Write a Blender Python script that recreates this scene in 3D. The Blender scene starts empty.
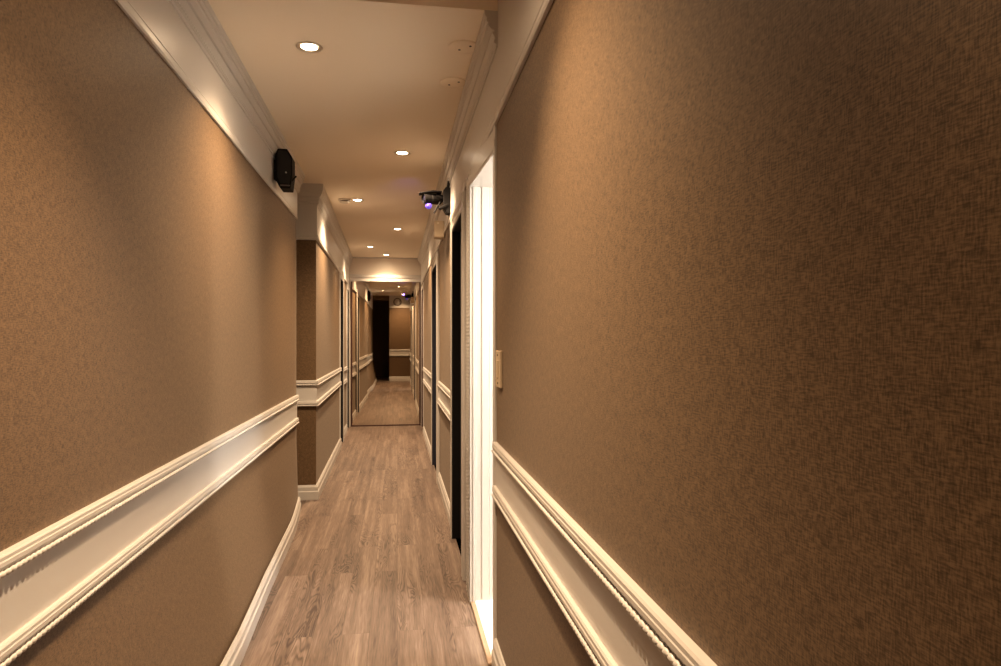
import bpy, bmesh, math, random
from mathutils import Vector, Matrix
random.seed(7)
S = bpy.context.scene
C = S.collection
PI = math.pi

# ------------------------------------------------------------------ view
S.view_settings.view_transform = 'Standard'
S.view_settings.look = 'None'
S.view_settings.gamma = 1.0
S.view_settings.use_curve_mapping = False
S.view_settings.exposure = 0.0
S.cycles.max_bounces = 12
S.cycles.diffuse_bounces = 8
S.cycles.glossy_bounces = 6
S.cycles.sample_clamp_indirect = 6.0
S.cycles.caustics_reflective = False
S.cycles.caustics_refractive = False

# ------------------------------------------------------------------ mesh helpers
def add_box(bm, x0, x1, y0, y1, z0, z1, bev=0.0):
    vs = [bm.verts.new((x, y, z)) for z in (z0, z1) for y in (y0, y1) for x in (x0, x1)]
    fs = [(0, 2, 3, 1), (4, 5, 7, 6), (0, 1, 5, 4), (2, 6, 7, 3), (1, 3, 7, 5), (0, 4, 6, 2)]
    faces = [bm.faces.new([vs[i] for i in f]) for f in fs]
    if bev > 0:
        es = set(e for f in faces for e in f.edges)
        bmesh.ops.bevel(bm, geom=list(es), offset=bev, segments=2, affect='EDGES', profile=0.5)

def add_prism(bm, pts, axis, a0, a1, bev=0.0):
    """polygon pts (2-D) extruded along an axis ('x','y','z') from a0 to a1"""
    def P(p, a):
        if axis == 'x': return (a, p[0], p[1])
        if axis == 'y': return (p[0], a, p[1])
        return (p[0], p[1], a)
    v0 = [bm.verts.new(P(p, a0)) for p in pts]
    v1 = [bm.verts.new(P(p, a1)) for p in pts]
    n = len(pts)
    faces = [bm.faces.new(v0), bm.faces.new(v1[::-1])]
    for i in range(n):
        faces.append(bm.faces.new((v0[i], v1[i], v1[(i + 1) % n], v0[(i + 1) % n])))
    if bev > 0:
        es = set(e for f in faces for e in f.edges)
        bmesh.ops.bevel(bm, geom=list(es), offset=bev, segments=2, affect='EDGES', profile=0.5)

def add_lathe(bm, prof, seg=32, mat=None, close=True):
    """prof: (radius, height) list turned about z, then placed by mat"""
    mat = mat or Matrix.Identity(4)
    rings = []
    for r, h in prof:
        if r < 1e-6:
            rings.append([bm.verts.new(mat @ Vector((0, 0, h)))])
        else:
            rings.append([bm.verts.new(mat @ Vector((r * math.cos(2 * PI * k / seg), r * math.sin(2 * PI * k / seg), h))) for k in range(seg)])
    for a, b in zip(rings, rings[1:]):
        for k in range(seg):
            k2 = (k + 1) % seg
            if len(a) == 1 and len(b) == 1: continue
            if len(a) == 1: bm.faces.new((a[0], b[k], b[k2]))
            elif len(b) == 1: bm.faces.new((a[k], b[0], a[k2]))
            else: bm.faces.new((a[k], b[k], b[k2], a[k2]))

def miters(path):
    """outward offset vector per path point; outward = right-hand side of travel"""
    ns = []
    for a, b in zip(path, path[1:]):
        d = Vector((b[0] - a[0], b[1] - a[1])).normalized()
        ns.append(Vector((d.y, -d.x)))
    out = []
    for i in range(len(path)):
        if i == 0: out.append(ns[0])
        elif i == len(path) - 1: out.append(ns[-1])
        else:
            n1, n2 = ns[i - 1], ns[i]
            out.append((n1 + n2) / (1 + n1.dot(n2)))
    return out

def sweep(bm, path, prof, dz=None, caps=True):
    """profile (d out of the wall, z) swept along the plan path, mitred"""
    ms = miters(path)
    rings = []
    for i, (p, m) in enumerate(zip(path, ms)):
        oz = dz[i] if dz else 0.0
        rings.append([bm.verts.new((p[0] + m.x * d, p[1] + m.y * d, z + oz)) for d, z in prof])
    n = len(prof)
    for a, b in zip(rings, rings[1:]):
        for k in range(n):
            k2 = (k + 1) % n
            bm.faces.new((a[k], a[k2], b[k2], b[k]))
    if caps:
        bm.faces.new(rings[0][::-1]); bm.faces.new(rings[-1])

def beads(bm, path, d, z, r, pitch, seg=6):
    """a carved string of beads along the path"""
    ms = miters(path)
    rad = (0.35, 0.9, 1.0, 0.9)
    for i in range(len(path) - 1):
        a = Vector((path[i][0] + ms[i].x * d, path[i][1] + ms[i].y * d, z))
        b = Vector((path[i + 1][0] + ms[i + 1].x * d, path[i + 1][1] + ms[i + 1].y * d, z))
        L = (b - a).length
        t = (b - a) / L
        n = Vector((t.y, -t.x, 0)); up = Vector((0, 0, 1))
        cnt = max(1, int(L / pitch)) * 4
        prev = None
        for k in range(cnt + 1):
            c = a + t * (L * k / cnt); rr = r * rad[k % 4]
            ring = [bm.verts.new(c + (n * math.cos(2 * PI * q / seg) + up * math.sin(2 * PI * q / seg)) * rr) for q in range(seg)]
            if prev:
                for q in range(seg):
                    f = bm.faces.new((prev[q], ring[q], ring[(q + 1) % seg], prev[(q + 1) % seg]))
                    f.smooth = True
            prev = ring

def beads_v(bm, x, y, z0, z1, r, pitch, seg=6):
    rad = (0.45, 0.9, 1.0, 0.9)
    cnt = int((z1 - z0) / pitch) * 4
    prev = None
    for k in range(cnt + 1):
        z = z0 + (z1 - z0) * k / cnt; rr = r * rad[k % 4]
        ring = [bm.verts.new((x + rr * math.cos(2 * PI * q / seg), y + rr * math.sin(2 * PI * q / seg), z)) for q in range(seg)]
        if prev:
            for q in range(seg):
                f = bm.faces.new((prev[q], prev[(q + 1) % seg], ring[(q + 1) % seg], ring[q])); f.smooth = True
        prev = ring

def obj(name, bm, m, parent=None, smooth=False, loc=None):
    bmesh.ops.recalc_face_normals(bm, faces=bm.faces[:])
    me = bpy.data.meshes.new(name)
    bm.to_mesh(me); bm.free()
    if smooth:
        for p in me.polygons: p.use_smooth = True
    me.materials.append(m)
    o = bpy.data.objects.new(name, me)
    C.objects.link(o)
    if loc: o.location = loc
    if parent: o.parent = parent
    return o

def struct(name, bm, m, parent=None, **k):
    o = obj(name, bm, m, parent, **k)
    o['kind'] = 'structure'
    return o

def thing(name, label, cat, loc=(0, 0, 0), group=None):
    o = bpy.data.objects.new(name, None)
    C.objects.link(o)
    o.empty_display_size = 0.05
    o.location = loc
    o['label'] = label; o['category'] = cat
    if group: o['group'] = group
    return o

# ------------------------------------------------------------------ materials
def new_mat(name):
    m = bpy.data.materials.new(name); m.use_nodes = True
    nt = m.node_tree
    return m, nt, nt.nodes['Principled BSDF'], nt.nodes, nt.links

def lin(h):
    h = h.lstrip('#'); v = [int(h[i:i + 2], 16) / 255 for i in (0, 2, 4)]
    return tuple((c / 12.92 if c <= 0.04045 else ((c + 0.055) / 1.055) ** 2.4) for c in v) + (1,)

def plain(name, col, rough=0.5, metal=0.0, spec=0.5, emit=None, strength=0, bump=0.0, bscale=60):
    m, nt, b, N, L = new_mat(name)
    b.inputs['Base Color'].default_value = col
    b.inputs['Roughness'].default_value = rough
    b.inputs['Metallic'].default_value = metal
    b.inputs['Specular IOR Level'].default_value = spec
    if emit:
        b.inputs['Emission Color'].default_value = emit
        b.inputs['Emission Strength'].default_value = strength
    # gentle procedural unevenness
    tc = N.new('ShaderNodeTexCoord'); nz = N.new('ShaderNodeTexNoise')
    nz.inputs['Scale'].default_value = bscale; nz.inputs['Detail'].default_value = 3
    L.new(tc.outputs['Object'], nz.inputs['Vector'])
    mr = N.new('ShaderNodeMapRange'); mr.inputs['To Min'].default_value = rough * 0.95; mr.inputs['To Max'].default_value = rough * 1.05
    L.new(nz.outputs['Fac'], mr.inputs['Value']); L.new(mr.outputs['Result'], b.inputs['Roughness'])
    if bump:
        bp = N.new('ShaderNodeBump'); bp.inputs['Strength'].default_value = bump; bp.inputs['Distance'].default_value = 0.002
        L.new(nz.outputs['Fac'], bp.inputs['Height']); L.new(bp.outputs['Normal'], b.inputs['Normal'])
    return m

def math_node(N, L, op, a, b=None, c=None):
    n = N.new('ShaderNodeMath'); n.operation = op
    for i, v in enumerate((a, b, c)):
        if v is None: continue
        if isinstance(v, (int, float)): n.inputs[i].default_value = v
        else: L.new(v, n.inputs[i])
    return n.outputs[0]

def wallpaper(name, dark, light, sheen=0.5, rough=0.5):
    """woven grass-cloth: short horizontal and vertical threads"""
    m, nt, b, N, L = new_mat(name)
    tc = N.new('ShaderNodeTexCoord'); sx = N.new('ShaderNodeSeparateXYZ')
    L.new(tc.outputs['Object'], sx.inputs[0])
    u = math_node(N, L, 'ADD', sx.outputs[0], sx.outputs[1])
    def threads(su, sv, detail):
        cb = N.new('ShaderNodeCombineXYZ')
        L.new(math_node(N, L, 'MULTIPLY', u, su), cb.inputs[0])
        L.new(math_node(N, L, 'MULTIPLY', sx.outputs[2], sv), cb.inputs[1])
        nz = N.new('ShaderNodeTexNoise'); nz.inputs['Scale'].default_value = 1; nz.inputs['Detail'].default_value = detail
        L.new(cb.outputs[0], nz.inputs['Vector'])
        return nz.outputs['Fac']
    h = threads(95, 540, 2); v = threads(540, 95, 2); blotch = threads(45, 45, 3); big = threads(2.5, 1.2, 2)
    s = math_node(N, L, 'ADD', math_node(N, L, 'MULTIPLY', h, 0.44), math_node(N, L, 'MULTIPLY', v, 0.40))
    s = math_node(N, L, 'ADD', s, math_node(N, L, 'MULTIPLY', blotch, 0.16))
    cr = N.new('ShaderNodeValToRGB')
    cr.color_ramp.elements[0].position = 0.39; cr.color_ramp.elements[0].color = dark
    cr.color_ramp.elements[1].position = 0.61; cr.color_ramp.elements[1].color = light
    L.new(s, cr.inputs[0]); L.new(cr.outputs[0], b.inputs['Base Color'])
    b.inputs['Specular IOR Level'].default_value = sheen
    b.inputs['Sheen Weight'].default_value = 0.06; b.inputs['Sheen Roughness'].default_value = 0.45
    b.inputs['Sheen Tint'].default_value = (0.95, 0.88, 0.8, 1)
    b.inputs['Roughness'].default_value = rough
    bp = N.new('ShaderNodeBump'); bp.inputs['Strength'].default_value = 0.25; bp.inputs['Distance'].default_value = 0.0012
    L.new(s, bp.inputs['Height']); L.new(bp.outputs['Normal'], b.inputs['Normal'])
    return m

def floor_mat():
    m, nt, b, N, L = new_mat('oak_plank_vinyl')
    tc = N.new('ShaderNodeTexCoord'); sx = N.new('ShaderNodeSeparateXYZ')
    L.new(tc.outputs['Object'], sx.inputs[0])
    X, Y = sx.outputs[0], sx.outputs[1]
    cb = N.new('ShaderNodeCombineXYZ')
    L.new(math_node(N, L, 'ADD', Y, 20.27), cb.inputs[0]); L.new(math_node(N, L, 'ADD', X, 10.03), cb.inputs[1])
    br = N.new('ShaderNodeTexBrick')
    br.offset = 0.37; br.offset_frequency = 2; br.squash = 1
    br.inputs['Color1'].default_value = (0, 0, 0, 1); br.inputs['Color2'].default_value = (1, 1, 1, 1)
    br.inputs['Mortar'].default_value = (0.5, 0.5, 0.5, 1)
    br.inputs['Scale'].default_value = 1; br.inputs['Mortar Size'].default_value = 0.0009
    br.inputs['Mortar Smooth'].default_value = 0.2
    br.inputs['Brick Width'].default_value = 1.22; br.inputs['Row Height'].default_value = 0.118
    L.new(cb.outputs[0], br.inputs['Vector'])
    rnd = N.new('ShaderNodeSeparateColor'); L.new(br.outputs['Color'], rnd.inputs[0]); rv = rnd.outputs[0]
    def nz(sx_, sy_, detail, dist=0.0):
        c = N.new('ShaderNodeCombineXYZ')
        L.new(math_node(N, L, 'MULTIPLY', X, sx_), c.inputs[0]); L.new(math_node(N, L, 'MULTIPLY', Y, sy_), c.inputs[1])
        L.new(math_node(N, L, 'MULTIPLY', rv, 37.0), c.inputs[2])
        n = N.new('ShaderNodeTexNoise'); n.inputs['Scale'].default_value = 1; n.inputs['Detail'].default_value = detail
        n.inputs['Distortion'].default_value = dist
        L.new(c.outputs[0], n.inputs['Vector']); return n.outputs['Fac']
    fine = nz(190, 9, 3); streak = nz(30, 1.0, 3); cath = nz(15, 2.1, 1.5, 0.6); patch = nz(6, 1.1, 2)
    # cathedral grain: contour lines of a stretched noise
    ph = math_node(N, L, 'MULTIPLY', cath, 95.0)
    sn = math_node(N, L, 'SINE', ph)
    ln = math_node(N, L, 'POWER', math_node(N, L, 'MULTIPLY_ADD', sn, 0.5, 0.5), 2.2)
    mk = N.new('ShaderNodeMapRange'); mk.inputs['From Min'].default_value = 0.46; mk.inputs['From Max'].default_value = 0.60
    L.new(patch, mk.inputs['Value'])
    ln = math_node(N, L, 'MULTIPLY', ln, mk.outputs['Result'])
    t = math_node(N, L, 'MULTIPLY', fine, 0.34)
    t = math_node(N, L, 'ADD', t, math_node(N, L, 'MULTIPLY', streak, 0.50))
    t = math_node(N, L, 'ADD', t, math_node(N, L, 'MULTIPLY', rv, 0.10))
    t = math_node(N, L, 'SUBTRACT', t, math_node(N, L, 'MULTIPLY', ln, 0.20))
    cr = N.new('ShaderNodeValToRGB')
    e = cr.color_ramp.elements
    e[0].position = 0.24; e[0].color = FLOOR_D
    e[1].position = 0.68; e[1].color = FLOOR_L
    k = e.new(0.47); k.color = FLOOR_M
    L.new(t, cr.inputs[0])
    mx = N.new('ShaderNodeMix'); mx.data_type = 'RGBA'
    mx.inputs['B'].default_value = (FLOOR_D[0] * .6, FLOOR_D[1] * .6, FLOOR_D[2] * .6, 1)
    L.new(math_node(N, L, 'MULTIPLY', br.outputs['Fac'], 0.45), mx.inputs['Factor']); L.new(cr.outputs[0], mx.inputs['A'])
    L.new(mx.outputs['Result'], b.inputs['Base Color'])
    b.inputs['Roughness'].default_value = 0.42
    b.inputs['Specular IOR Level'].default_value = 0.45
    bp = N.new('ShaderNodeBump'); bp.inputs['Strength'].default_value = 0.25; bp.inputs['Distance'].default_value = 0.001
    L.new(math_node(N, L, 'SUBTRACT', t, math_node(N, L, 'MULTIPLY', br.outputs['Fac'], 0.8)), bp.inputs['Height'])
    L.new(bp.outputs['Normal'], b.inputs['Normal'])
    return m

FLOOR_D = (0.050, 0.031, 0.024, 1); FLOOR_M = (0.150, 0.105, 0.081, 1); FLOOR_L = (0.29, 0.222, 0.178, 1)
PAPER = wallpaper('woven_wallpaper', (0.058, 0.034, 0.0165, 1), (0.197, 0.124, 0.067, 1), sheen=0.3, rough=0.55)
FLOOR = floor_mat()
WHITE = plain('gloss_white_paint', (0.56, 0.54, 0.52, 1), rough=0.32)
CEIL = plain('matt_ceiling_paint', (0.86, 0.77, 0.64, 1), rough=0.75, spec=0.2)
PANEL = plain('satin_panel_paint', (0.72, 0.66, 0.58, 1), rough=0.42)
TILE = plain('white_room_paint', (0.85, 0.84, 0.82, 1), rough=0.5)
BLACK = plain('black_plastic', (0.005, 0.0045, 0.005, 1), rough=0.65, spec=0.12)
GRILLE = plain('black_mesh_grille', (0.006, 0.006, 0.007, 1), rough=0.7, bump=0.8, bscale=700)
DARKDOOR = plain('near_black_door', (0.008, 0.007, 0.008, 1), rough=0.6, spec=0.2)
NAVY = plain('dark_navy_door', (0.018, 0.02, 0.034, 1), rough=0.55, spec=0.3)
MAHOG = plain('dark_mahogany', (0.05, 0.016, 0.012, 1), rough=0.45)
BEIGE = plain('beige_plastic', (0.55, 0.44, 0.31, 1), rough=0.45)
GREYP = plain('grey_detector_plastic', (0.50, 0.45, 0.38, 1), rough=0.5)
CHROME = plain('brushed_metal', (0.75, 0.70, 0.62, 1), rough=0.3, metal=1.0)
SCREW = plain('dark_screw', (0.02, 0.015, 0.01, 1), rough=0.4)
LAMP = plain('glowing_lamp', (1, 0.9, 0.75, 1), rough=0.4, emit=(1, 0.80, 0.55, 1), strength=40)
PURPLE = plain('violet_flare_glow', (0.05, 0.03, 0.3, 1), rough=0.3, emit=(0.20, 0.12, 0.9, 1), strength=0.7)  # emission stands in for a violet lens flare
LENS = plain('dark_glass_lens', (0.01, 0.01, 0.02, 1), rough=0.08)
MIRROR = plain('bronze_mirror_glass', (0.68, 0.60, 0.50, 1), rough=0.01, metal=1.0)

# ------------------------------------------------------------------ plan (metres; y runs down the corridor)
YB, YE = -0.30, 9.98           # back wall, mirror wall
H, HN = 2.48, 2.56             # ceiling beyond / before the step
YS = 2.46                      # ceiling step
XL, XR = -0.735, 0.378
YG0, YG1 = 5.08, 5.43          # side gap in the left wall

# floor (corridor + side gap + hall behind the back wall)
bm = bmesh.new()
add_box(bm, -1.40, 0.365, -2.4, YE + 0.06, -0.06, 0.0)
add_box(bm, 0.365, 0.62, -2.4, 2.600, -0.06, 0.0)
struct('floor', bm, FLOOR)
bm = bmesh.new()
add_box(bm, 0.365, 1.95, 2.600, 3.185, -0.06, 0.012)
add_box(bm, 0.66, 1.95, 2.15, 2.600, -0.06, 0.012)
add_box(bm, 0.66, 1.95, 3.185, 3.70, -0.06, 0.012)
struct('floor_side_room', bm, TILE)

# ceiling with its step
bm = bmesh.new()
add_box(bm, -1.40, 0.62, YS, YE + 0.06, H, H + 0.32)
add_box(bm, -1.40, 0.62, -2.4, YS, HN, HN + 0.18)
struct('ceiling', bm, CEIL)

# left wall, its lower part swelling into the corridor towards the near end
def swell(y):
    pts = [(-1, .12), (2.2, .125), (2.75, .122), (3.46, .093), (4.43, .068), (4.8, .040), (5.08, .015), (6, .0)]
    for (a, va), (b, vb) in zip(pts, pts[1:]):
        if a <= y <= b:
            return va + (vb - va) * (y - a) / (b - a)
    return 0.0
def wall_x(y, z):
    k = max(0.0, 1 - z / 0.66)
    return XL + swell(y) * k ** 1.25
bm = bmesh.new()
ys = [YB + (YG0 - YB) * i / 60 for i in range(61)]
zs = [0.66 * i / 12 for i in range(13)] + [1.0, 1.5, 2.0, HN]
front = [[bm.verts.new((wall_x(y, z), y, z)) for z in zs] for y in ys]
back = [[bm.verts.new((-0.90, y, z)) for z in (0, HN)] for y in (ys[0], ys[-1])]
for i in range(60):
    for j in range(len(zs) - 1):
        f = bm.faces.new((front[i][j], front[i + 1][j], front[i + 1][j + 1], front[i][j + 1])); f.smooth = True
bm.faces.new([v for v in front[0]] + [back[0][1], back[0][0]])
bm.faces.new([v for v in front[-1]] + [back[1][1], back[1][0]])
bm.faces.new((back[0][0], back[0][1], back[1][1], back[1][0]))
# deeper stretch beyond the gap
D5 = (9.52, 9.86)
def lx(y): return -0.69 - 0.010 * (y - 8.5)
S2 = [(-1.25, YG1), (-0.635, YG1), (-0.668, 8.06)]
add_prism(bm, [(-1.25, YG1), (-0.635, YG1), (-0.668, 8.06), (-1.25, 8.06)], 'z', 0, H)
add_prism(bm, [(-0.668, 8.06), (-0.69, 8.5), (-1.25, 8.5), (-1.25, 8.06)], 'z', 2.0, H)
for y0, y1, z0 in ((8.5, D5[0], 0), (D5[0], D5[1], 1.99), (D5[1], YE + .06, 0)):
    add_prism(bm, [(lx(y0), y0), (lx(y1), y1), (-1.25, y1), (-1.25, y0)], 'z', z0, H)
# end of the side gap
add_box(bm, -1.40, -1.25, YG0 - .5, YG1 + .3, 0, H)
struct('wall_left', bm, PAPER)

# right wall
def wx(y): return 0.374 - 0.0032 * (y - 3.18)
D2, D3, D6 = (3.555, 4.22), (5.94, 6.76), (9.10, 9.80)
bm = bmesh.new()
add_box(bm, XR, 0.62, YB, 2.600, 0, HN)
for y0, y1, z0 in ((2.600, 3.185, 1.99), (3.185, D2[0], 0), (D2[0], D2[1], 1.95), (D2[1], D3[0], 0), (D3[0], D3[1], 1.95), (D3[1], D6[0], 0), (D6[0], D6[1], 1.99), (D6[1], YE + .06, 0)):
    add_prism(bm, [(wx(y0), y0), (wx(y1), y1), (0.66, y1), (0.66, y0)], 'z', z0, H)
struct('wall_right', bm, PAPER)

# the lit side room behind the first doorway
bm = bmesh.new()
add_box(bm, 0.62, 0.66, 2.10, 2.600, 0, 2.55)
add_box(bm, 0.62, 0.66, 2.600, 3.185, 1.99, 2.55)
add_box(bm, 0.66, 1.95, 2.10, 2.15, 0, 2.55)
add_box(bm, 0.66, 1.95, 3.70, 3.75, 0, 2.55)
add_box(bm, 1.95, 2.0, 2.10, 3.75, 0, 2.55)
add_box(bm, 0.62, 2.0, 2.10, 3.75, 2.55, 2.62)
struct('wall_side_room', bm, TILE)

# far wall behind mirror and its header
bm = bmesh.new()
add_box(bm, -1.25, 0.66, YE, YE + 0.06, 0, H)
struct('wall_end', bm, PANEL)
# back wall behind the viewer, with a dark opening at its side, and the unlit hall
bm = bmesh.new()
add_box(bm, -0.24, 0.62, YB - 0.10, YB, 0, HN)
add_box(bm, -1.40, -0.90, YB - 0.10, YB, 0, HN)
add_box(bm, -0.90, -0.24, YB - 0.10, YB, 2.42, HN)
add_box(bm, -1.40, 0.62, -2.46, -2.40, 0, HN)
add_box(bm, -1.46, -1.40, -2.40, YB - .1, 0, HN)
add_box(bm, 0.56, 0.62, -2.40, YB - 0.1, 0, HN)
struct('wall_back', bm, PAPER)

# ------------------------------------------------------------------ trim
def strip_prof(top, h=0.042, s=1.0):
    return [(0, top), (0.014 * s, top), (0.017 * s, top - .004), (0.017 * s, top - .011), (0.0185 * s, top - .013),
            (0.0185 * s, top - .021), (0.016 * s, top - .023), (0.014 * s, top - .027), (0.009 * s, top - h), (0, top - h)]
def chair_rail(name, path, top, bot, pitch=0.018, s=1.0):
    """two beaded strips with a flat white band between"""
    bm = bmesh.new()
    sweep(bm, path, strip_prof(top, s=s)); beads(bm, path, 0.0158 * s, top - .035, 0.0068, pitch)
    sweep(bm, path, strip_prof(bot + .042, s=s)); beads(bm, path, 0.0158 * s, bot + .007, 0.0068, pitch)
    sweep(bm, path, [(-.002, top - .04), (0.005, top - .04), (0.005, bot + .04), (-.002, bot + .04)])
    return struct(name, bm, WHITE)
R1 = [(XR, 2.545), (XR, YB)]
chair_rail('trim_1', [(XL, YB), (XL, YG0)], 0.855, 0.645)
chair_rail('trim_2', R1, 0.862, 0.652)
chair_rail('trim_3', S2, 0.94, 0.735, pitch=0.02)
chair_rail('trim_4', [(lx(8.60), 8.60), (lx(9.44), 9.44)], 0.90, 0.69, pitch=0.03)
chair_rail('trim_5', [(wx(3.46), 3.46), (wx(3.29), 3.29)], 0.89, 0.685, pitch=0.02)
chair_rail('trim_6', [(wx(5.85), 5.85), (wx(4.31), 4.31)], 0.90, 0.705, pitch=0.02)
chair_rail('trim_7', [(wx(9.03), 9.03), (wx(6.85), 6.85)], 0.90, 0.70, pitch=0.03)
chair_rail('trim_8', [(XR, YB), (-0.24, YB)], 0.95, 0.75, pitch=0.03)

def frieze(name, path, z0, dz=None, top=H, k=1.0):
    """white band above the wallpaper: bead moulding below, cornice at the ceiling"""
    bm = bmesh.new()
    sweep(bm, path, [(-.002, z0), (0.008, z0), (0.008, top), (-.002, top)], None if not dz else dz)
    sweep(bm, path, [(k * d, z0 + z) for d, z in ((0, -.004), (0.014, -.004), (0.019, .004), (0.019, .012), (0.013, .016),
                     (0.013, .026), (0.016, .029), (0.012, .036), (0, .036))], dz)
    return struct(name, bm, WHITE)
def cornice(name, path, z0=2.345):
    bm = bmesh.new()
    sweep(bm, path, [(0, z0), (0.014, z0), (0.014, z0 + .012), (0.020, z0 + .014), (0.022, z0 + .028), (0.018, z0 + .032), (0.029, z0 + .056), (0.021, z0 + .060), (0.021, z0 + .064), (0.032, z0 + .067), (0.044, z0 + .080),
                     (0.044, z0 + .092), (0.050, z0 + .094), (0.050, z0 + .112), (0.056, z0 + .115), (0.058, H), (0, H)])
    beads(bm, path, 0.0195, z0 + .021, 0.006, 0.02)
    return struct(name, bm, WHITE)
frieze('trim_9', [(XL, YB), (XL, YG0)], 2.148, top=HN, k=.6)
frieze('trim_10', [(wx(YE), YE), (wx(3.2), 3.2), (XR, 2.3)], 2.088, top=H + .05, k=.7)
frieze('trim_11', [(XR, 2.3), (XR, YB)], 2.088, top=HN, k=.7)
frieze('trim_12', [(-1.25, YG1), (-0.635, YG1), (-0.705, YE)], 2.05)
cornice('trim_13', [(XL, 1.6), (XL, 5.12)])
cornice('trim_14', [(wx(YE), YE), (wx(3.2), 3.2), (XR, 2.3 + .16)])
cornice('trim_15', [(-1.25, YG1), (-0.635, YG1), (-0.705, YE)], 2.315)
frieze('trim_16', [(XR, YB), (-0.24, YB)], 2.20, top=HN)
# header moulding above the mirror
bm = bmesh.new()
pth = [(-0.70, YE), (wx(YE), YE)]
sweep(bm, pth, [(0, 2.125), (0.030, 2.125), (0.030, 2.15), (0.022, 2.155), (0.022, 2.175), (0.034, 2.182), (0.034, 2.205), (0.018, 2.215), (0.010, 2.225), (0, 2.225)])
sweep(bm, pth, [(0, H - .02), (0.012, H - .02), (0.012, H), (0, H)])
struct('trim_17', bm, WHITE)

def base_prof(h=0.105):
    return [(0, 0), (0.020, 0), (0.020, h * .55), (0.015, h * .62), (0.015, h * .86), (0.010, h * .93), (0.006, h), (0, h)]
bm = bmesh.new()
sweep(bm, [(wall_x(y, 0.03), y) for y in ys if y >= 0 and ys.index(y) % 2 == 0 or y == ys[-1]], base_prof())
sweep(bm, S2, base_prof(0.115)); sweep(bm, [(lx(8.60), 8.60), (lx(9.44), 9.44)], base_prof())
struct('baseboard_left', bm, WHITE)
bm = bmesh.new()
for p in ([(wx(9.03), 9.03), (wx(6.85), 6.85)], [(wx(5.85), 5.85), (wx(4.31), 4.31)], [(wx(3.46), 3.46), (wx(3.29), 3.29)], [(XR, 2.545), (XR, YB)]):
    sweep(bm, p, base_prof())
struct('baseboard_right', bm, WHITE)
bm = bmesh.new()
sweep(bm, [(XR, YB), (-0.24, YB)], base_prof(0.14))
struct('baseboard_back', bm, WHITE)

# ------------------------------------------------------------------ doors
def casing_v(bm, side, xw, y0, y1, z1, t=0.022):
    """moulded upright, proud of the wall plane xw; side +1: wall lies at +x"""
    s = -side
    pr = [(xw, y0), (xw + s * t * .75, y0), (xw + s * t, y0 + .012), (xw + s * t, y0 + .03), (xw + s * t * .6, y0 + .036),
          (xw + s * t * .6, y1 - .03), (xw + s * t, y1 - .024), (xw + s * t, y1 - .008), (xw + s * t * .75, y1), (xw, y1)]
    add_prism(bm, pr, 'z', 0, z1)
def casing_h(bm, side, xw, y0, y1, z0, z1, t=0.022):
    s = -side
    h = z1 - z0
    pr = [(xw, z0), (xw + s * t * .8, z0), (xw + s * t, z0 + .01), (xw + s * t, z0 + h * .3), (xw + s * t * .6, z0 + h * .36),
          (xw + s * t * .6, z1 - h * .3), (xw + s * t, z1 - h * .24), (xw + s * t, z1 - .006), (xw + s * t * .8, z1), (xw, z1)]
    add_prism(bm, pr, 'y', y0, y1)

# door_1: open, brightly lit doorway in the right wall
bm = bmesh.new()
casing_v(bm, 1, XR, 2.545, 2.603, 2.085, t=0.008)
# far upright: fluted reveal facing the viewer, carved bead at its corner
add_box(bm, 0.368, 0.66, 3.17, 3.185, 0, 1.99)
for x0, x1, p in ((0.340, 0.354, .008), (0.354, 0.372, .012), (0.373, 0.398, .006), (0.398, 0.432, .010), (0.433, 0.50, .007)):
    add_box(bm, x0, x1, 3.17 - p, 3.18, 0, 1.99, bev=.002)
add_box(bm, 0.340, 0.40, 3.165, 3.29, 0, 2.07)
beads_v(bm, 0.341, 3.185, 0.02, 2.05, 0.007, 0.018)
beads_v(bm, 0.339, 3.26, 0.02, 2.05, 0.006, 0.018)
# near reveal and head lining
add_box(bm, XR, 0.62, 2.592, 2.603, 0, 1.99)
add_prism(bm, [(XR - .006, 2.549), (XR - .006, 2.602), (0.338, 3.17), (0.338, 3.29), (0.66, 3.288), (0.66, 2.549)], 'z', 1.985, 2.0)
add_prism(bm, [(XR - .009, 2.548), (XR - .009, 2.603), (0.336, 3.17), (0.336, 3.292), (0.39, 3.292), (0.395, 2.548)], 'z', 2.0, 2.03)
add_prism(bm, [(XR - .004, 2.551), (XR - .004, 2.605), (0.345, 3.172), (0.345, 3.287), (0.39, 3.287), (0.395, 2.551)], 'z', 2.03, 2.10)
d1 = struct('door_1', bm, WHITE)
bm = bmesh.new(); add_box(bm, 0.345, 0.372, 2.545, 3.17, 0.0, 0.010, bev=.003)
obj('threshold_strip', bm, plain('tan_sill', (0.42, 0.30, 0.21, 1), rough=0.4), d1)

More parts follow.
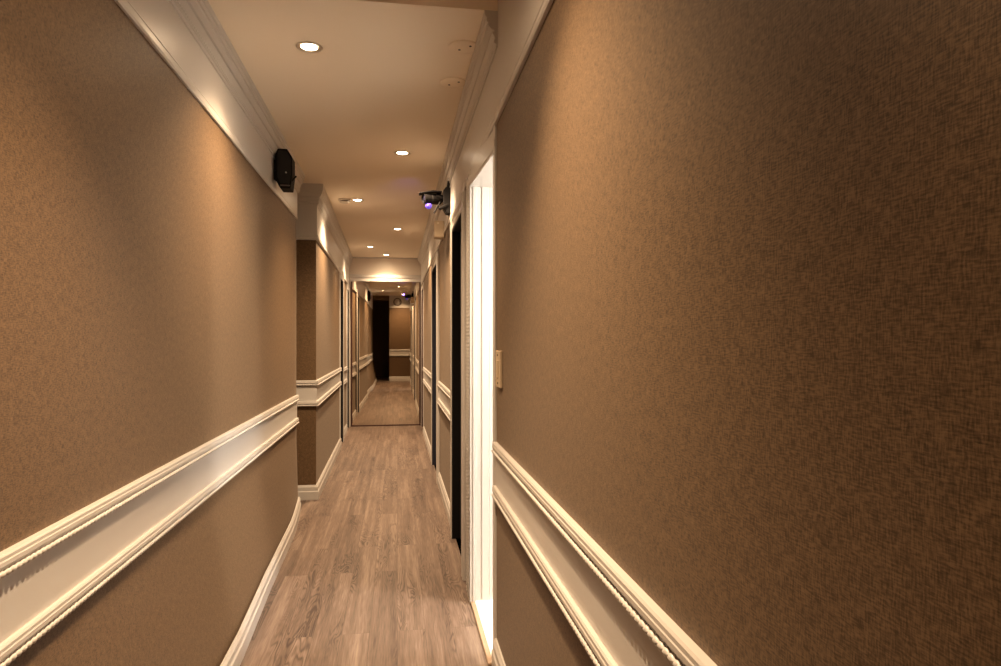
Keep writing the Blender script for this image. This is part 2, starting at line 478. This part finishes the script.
def dark_door(name, y0, y1, head, xw, side, leafmat, t=0.024, cw=0.09, inset=0.09):
    bm = bmesh.new()
    casing_v(bm, side, xw, y0 - cw, y0, head + cw, t); casing_v(bm, side, xw, y1, y1 + cw, head + cw, t)
    casing_h(bm, side, xw, y0 - cw + .003, y1 + cw - .003, head, head + cw - .003, t - .002)
    d = struct(name, bm, WHITE)
    bm = bmesh.new()
    xa, xb = sorted((xw - side * (t - .005), xw + side * 0.11))
    add_box(bm, xa, xb, y0 - .004, y0 + .006, 0, head); add_box(bm, xa, xb, y1 - .006, y1 + .004, 0, head)
    add_box(bm, xa, xb, y0, y1, head - .006, head + .004)
    obj('door_lining', bm, leafmat, d)
    bm = bmesh.new()
    xa, xb = sorted((xw + side * inset, xw + side * (inset + .04)))
    add_box(bm, xa, xb, y0 + .006, y1 - .006, 0.006, head - .008, bev=.003)
    xf = xw + side * inset
    for z0, z1 in ((0.15, 0.85), (1.0, head - .15)):      # raised field panels
        xa, xb = sorted((xf - side * .008, xf + side * .01))
        add_box(bm, xa, xb, y0 + .12, y1 - .12, z0, z1, bev=.006)
    leaf = obj('door_leaf', bm, leafmat, d)
    return d
dark_door('door_2', D2[0], D2[1], 1.945, wx(3.9), 1, DARKDOOR, t=0.036, inset=.02)
dark_door('door_3', D3[0], D3[1], 1.95, wx(6.35), 1, NAVY, t=0.024, inset=.02)
# door_4 in the left wall stands where the wall steps back
dark_door('door_4', 8.06, 8.46, 1.99, -0.672, -1, DARKDOOR, t=0.012, cw=0.12, inset=0.05)

dark_door('door_5', D5[0], D5[1], 1.98, lx(9.7), -1, DARKDOOR, t=0.014, cw=0.07, inset=0.03)
dark_door('door_6', D6[0], D6[1], 1.98, wx(9.45), 1, MAHOG, t=0.012, cw=0.06, inset=0.01)

# ------------------------------------------------------------------ recessed downlights
WARM = (1.0, 0.69, 0.41)
SPILL = 0.10
def make_downlight(label, loc, power, spread=122, tip=0, spill=SPILL):
    t = thing('ceiling_downlight', label, 'ceiling light', loc, 'recessed ceiling downlights')
    bm = bmesh.new()
    add_lathe(bm, [(.054, 0.0), (.054, -.004), (.050, -.007), (.045, -.006), (.038, -.001), (.034, .002), (.031, -.0005)], 40)
    obj('trim_ring', bm, CHROME, t, smooth=True)
    bm = bmesh.new()
    add_lathe(bm, [(.033, -.0012), (.028, -.0030), (.018, -.0042), (0, -.0048)], 36)
    obj('lamp_lens', bm, LAMP, t, smooth=True)
    for nm, en, sp in (('downlight_beam', power, spread), ('downlight_spill', power * spill, 165)):
        if en <= 0: continue
        ld = bpy.data.lights.new(nm, 'SPOT')
        ld.energy = en; ld.color = WARM; ld.spot_size = math.radians(sp); ld.spot_blend = 1.0; ld.shadow_soft_size = 0.014
        lo = bpy.data.objects.new(nm, ld); C.objects.link(lo)
        lo.location = (0, 0, -0.012); lo.parent = t; lo.rotation_euler.x = tip
    return t
P = 205
make_downlight('largest bright round downlight in view, nearest one on the ceiling beside the wall cornice', (-0.365, 2.88, H), P * .7)
make_downlight('bright round downlight on the ceiling second nearest, level with the black wall box', (0.031, 4.41, H), P * 1.2, 122, 0.16)
make_downlight('bright round downlight on the ceiling touching the grey smoke detector', (-0.345, 5.94, H), P)
make_downlight('bright round downlight on the ceiling just beyond the security camera, mid corridor', (0.0, 7.41, H), P)
make_downlight('small bright round downlight on the ceiling, last but one before the mirror header', (-0.35, 8.86, H), P)
make_downlight('smallest round downlight, hard against the mirror header and glowing on it', (-0.16, 9.66, H), P * .75)
make_downlight('round downlight before the ceiling step, visible only as a reflection in the mirror', (-0.08, 1.38, HN), P * 1.6, 88)
make_downlight('tilted round downlight added before the back wall to brighten it, out of direct view', (0.12, 0.42, HN), P * .8, 84, -0.58, 0)  # added lamp, aimed to brighten the back wall in the mirror

# lamp of the side room
ld = bpy.data.lights.new('side_room_lamp', 'POINT'); ld.energy = 120; ld.color = (1.0, 0.90, 0.78); ld.shadow_soft_size = 0.07
lo = bpy.data.objects.new('side_room_lamp', ld); C.objects.link(lo); lo.location = (1.68, 2.44, 1.86)

# ------------------------------------------------------------------ mirror
t = thing('wall_mirror', 'tall bronze-tinted mirror covering the far end of the corridor', 'mirror', (-0.15, YE, 0))
tilt = 0.0023
bm = bmesh.new()
add_box(bm, -0.502, 0.470, -0.012, -0.004, 0.0, 2.105)
g = obj('mirror_glass', bm, MIRROR, t, loc=(0, 0, 0.018)); g.rotation_euler.x = tilt
for x0, x1 in ((-0.522, -0.502), (0.470, 0.490)):
    bm = bmesh.new(); add_box(bm, x0, x1, -0.024, 0.0, 0.0, 2.120, bev=.003)
    obj('side_frame', bm, MAHOG, t)
bm = bmesh.new(); add_box(bm, -0.502, 0.470, -0.018, 0.0, 0.0, 0.018, bev=.002)
obj('bottom_rail', bm, MAHOG, t)

# ------------------------------------------------------------------ small fittings
# black wall box / loudspeaker on the left frieze
t = thing('wall_speaker', 'black chamfered loudspeaker box on the white frieze of the near wall', 'speaker', (XL + .008, 4.10, 2.272))
K = 0.00054
def cp(x, y): return ((x - 150) * K + .004, (335 - y) * K)
poly = [cp(195, 118), cp(290, 118), cp(345, 205), cp(345, 400), cp(328, 552), cp(218, 552), cp(158, 440), cp(162, 180)]
bm = bmesh.new(); add_prism(bm, poly, 'y', 0.0, 0.12, bev=.004); obj('cabinet', bm, BLACK, t)
bm = bmesh.new(); add_prism(bm, [cp(205, 140), cp(282, 140), cp(330, 215), cp(330, 395), cp(318, 500), cp(225, 500), cp(190, 430), cp(192, 190)], 'y', -.006, 0.004, bev=.002)
obj('front_grille', bm, GRILLE, t)
bm = bmesh.new(); add_box(bm, *sorted((cp(222, 0)[0], cp(322, 0)[0])), -.005, .004, cp(0, 528)[1], cp(0, 514)[1], bev=.001); obj('badge_strip', bm, plain('grey_strip', (.12, .09, .08, 1), rough=.4), t)
bm = bmesh.new(); add_lathe(bm, [(0, 0), (.005, 0), (.005, .006), (0, .008)], 14, Matrix.Translation((cp(283, 0)[0], -.004, cp(0, 382)[1])) @ Matrix.Rotation(PI / 2, 4, 'X')); obj('indicator', bm, GREYP, t)
bm = bmesh.new()
a = Vector((cp(330, 0)[0], .03, cp(0, 462)[1])); b_ = Vector((cp(382, 0)[0], .03, cp(0, 402)[1]))
q = (b_ - a).to_track_quat('Z', 'Y').to_matrix().to_4x4()
add_lathe(bm, [(0, 0), (.005, 0), (.005, (b_ - a).length), (0, (b_ - a).length + .002)], 12, Matrix.Translation(a) @ q); obj('bracket_knob', bm, BLACK, t)
bm = bmesh.new(); add_box(bm, 0, .012, .035, .085, -.06, .06, bev=.002); obj('wall_bracket', bm, BLACK, t)

# security camera on the right frieze
t = thing('security_camera', 'black security camera with an added violet flare dome, mounted above the dark doorways', 'camera', (0.362, 4.64, 2.218))
bm = bmesh.new(); add_prism(bm, [(0, .09), (-.03, .095), (-.05, .07), (-.05, -.05), (-.03, -.085), (0, -.09)], 'y', -.045, .045, bev=.004); obj('wall_base', bm, BLACK, t)
def rod(bm, a, b, r0, r1=None, seg=16):
    a, b = Vector(a), Vector(b); L_ = (b - a).length; r1 = r1 or r0
    q = (b - a).to_track_quat('Z', 'Y').to_matrix().to_4x4()
    add_lathe(bm, [(0, 0), (r0, 0), (r1, L_), (0, L_)], seg, Matrix.Translation(a) @ q)
bm = bmesh.new(); rod(bm, (-.03, 0, .02), (-.10, -.01, .035), .018, .022)
rod(bm, (-.02, 0, .06), (-.005, 0, .165), .010); obj('support_arm', bm, BLACK, t)
bm = bmesh.new()
A = Vector((-.06, .03, .02)); B = Vector((-.185, -.03, .010))
q = (B - A).to_track_quat('Z', 'Y').to_matrix().to_4x4(); L_ = (B - A).length
add_lathe(bm, [(0, 0), (.028, .002), (.036, .012), (.036, L_ * .6), (.033, L_ * .62), (.033, L_), (.028, L_ + .001), (.026, L_ - .01), (0, L_ - .01)], 28, Matrix.Translation(A) @ q)
body = obj('camera_body', bm, BLACK, t, smooth=False)
bm = bmesh.new(); add_lathe(bm, [(.026, 0), (.018, .006), (0, .009)], 24, Matrix.Translation(B - (B - A).normalized() * .009) @ q); obj('camera_lens', bm, LENS, body, smooth=True)
bm = bmesh.new()
add_prism(bm, [(-.215, .050), (-.12, .066), (-.06, .062), (-.06, .056), (-.12, .059), (-.213, .044)], 'y', -.05, .04); obj('sun_hood', bm, BLACK, t)
bm = bmesh.new()
add_lathe(bm, [(0, -.024), (.014, -.021), (.022, -.010), (.024, 0), (.018, .012), (0, .014)], 24, Matrix.Translation((-.150, -.02, -.034))); flare_dome = obj('violet_flare_dome', bm, PURPLE, t, smooth=True)  # lens flare modelled as an added glowing dome
ld = bpy.data.lights.new('violet_flare_spot', 'SPOT'); ld.energy = 5; ld.color = (0.25, 0.16, 1.0); ld.shadow_soft_size = .01; ld.spot_size = math.radians(34); ld.spot_blend = 1  # unseen spot added to lay the violet flare streak on the ceiling
lo = bpy.data.objects.new('violet_flare_spot', ld); C.objects.link(lo); lo.location = (-.225, .0, .060); lo.parent = t; lo.rotation_euler = Vector((-.10, 0.9, .17)).to_track_quat('-Z', 'Y').to_euler()
bm = bmesh.new(); rod(bm, (-.07, -.03, -.01), (-.115, -.05, -.09), .006); rod(bm, (-.02, -.04, -.03), (-.08, -.05, -.06), .012); obj('cable', bm, BLACK, t)

# beige junction box below it
t = thing('junction_box', 'small beige junction box under the black security camera', 'junction box', (0.362, 5.25, 2.055))
bm = bmesh.new(); add_box(bm, -.078, 0, -.05, .05, 0, .13, bev=.004); obj('box_body', bm, BEIGE, t)
bm = bmesh.new(); add_box(bm, -.074, -.004, -.054, -.049, .006, .124, bev=.002); lid = obj('box_lid', bm, BEIGE, t)
bm = bmesh.new(); add_lathe(bm, [(0, 0), (.006, 0), (.005, .004), (0, .005)], 14, Matrix.Translation((-.05, -.054, .112)) @ Matrix.Rotation(PI / 2, 4, 'X')); obj('indicator', bm, plain('pale_indicator', (.9, .85, .75, 1), rough=.3), t)

# smoke detector
t = thing('smoke_detector', 'grey round smoke detector with dark vent slot on the ceiling', 'smoke detector', (-0.455, 5.93, H))
bm = bmesh.new(); add_lathe(bm, [(.052, 0), (.052, -.010), (.048, -.014), (.040, -.015)], 36); obj('base_plate', bm, GREYP, t, smooth=True)
bm = bmesh.new(); add_lathe(bm, [(.040, -.012), (.038, -.015), (.038, -.022)], 36); obj('vent_slot', bm, SCREW, t, smooth=True)
bm = bmesh.new(); add_lathe(bm, [(.042, -.022), (.042, -.027), (.030, -.034), (0, -.036)], 36); obj('cover', bm, GREYP, t, smooth=True)

# blank ceiling plates
def cover_plate(label, loc, r):
    t = thing('ceiling_cover_plate', label, 'cover plate', loc, 'blank round ceiling plates')
    bm = bmesh.new(); add_lathe(bm, [(r, 0), (r, -.003), (r - .003, -.0055), (r * .5, -.0065), (0, -.007)], 48); obj('plate', bm, CEIL, t, smooth=True)
    for x, y in ((.024, -.024), (-.018, .016)):
        bm = bmesh.new(); add_lathe(bm, [(.0052, -.006), (.0052, -.0085), (0, -.0092)], 14, Matrix.Translation((x, y, 0))); obj('screw', bm, SCREW, t)
cover_plate('blank round ceiling plate with two screws, larger one close to the ceiling step', (0.275, 2.78, H), 0.064)
cover_plate('blank round ceiling plate with two screws, smaller one farther from the ceiling step', (0.262, 3.17, H), 0.062)

# switch plate on the right wall
t = thing('light_switch', 'cream light switch plate on brown wallpaper beside the bright doorway', 'light switch', (XR, 2.45, 1.146))
bm = bmesh.new(); add_box(bm, -.010, .0, -.055, .055, -.068, .068, bev=.003); obj('switch_plate', bm, BEIGE, t)
bm = bmesh.new(); add_box(bm, -.014, -.008, -.018, .018, -.032, .032, bev=.002); obj('rocker', bm, BEIGE, t)
for z in (-.052, .052):
    bm = bmesh.new(); add_lathe(bm, [(.004, 0), (.004, .002), (0, .003)], 12, Matrix.Translation((-.010, 0, z)) @ Matrix.Rotation(-PI / 2, 4, 'Y')); obj('screw', bm, SCREW, t)

# round vent on the back wall, seen in the mirror
t = thing('wall_vent', 'round white vent high on the back wall, seen reflected in the mirror', 'vent', (0.0, YB + .008, 2.37))
M = Matrix.Rotation(-PI / 2, 4, 'X')
bm = bmesh.new(); add_lathe(bm, [(.118, 0), (.118, .014), (.108, .022), (.098, .016), (.098, 0)], 44, M); obj('outer_ring', bm, MAHOG, t, smooth=True)
bm = bmesh.new(); add_lathe(bm, [(.096, .004), (.090, .020), (.060, .030), (0, .034)], 44, M); obj('cover', bm, WHITE, t, smooth=True)

# ------------------------------------------------------------------ world and camera
w = bpy.data.worlds.new('world'); S.world = w; w.use_nodes = True
w.node_tree.nodes['Background'].inputs[0].default_value = (0, 0, 0, 1)
w.node_tree.nodes['Background'].inputs[1].default_value = 0
cd = bpy.data.cameras.new('camera'); cam = bpy.data.objects.new('camera', cd); C.objects.link(cam)
cd.sensor_width = 36; cd.lens = 24.0; cd.shift_y = 8 / 1001; cd.clip_start = 0.02
cam.location = (0, 0, 1.25)
cam.rotation_euler = (PI / 2, 0, -math.atan(103.0 / 667))
S.camera = cam
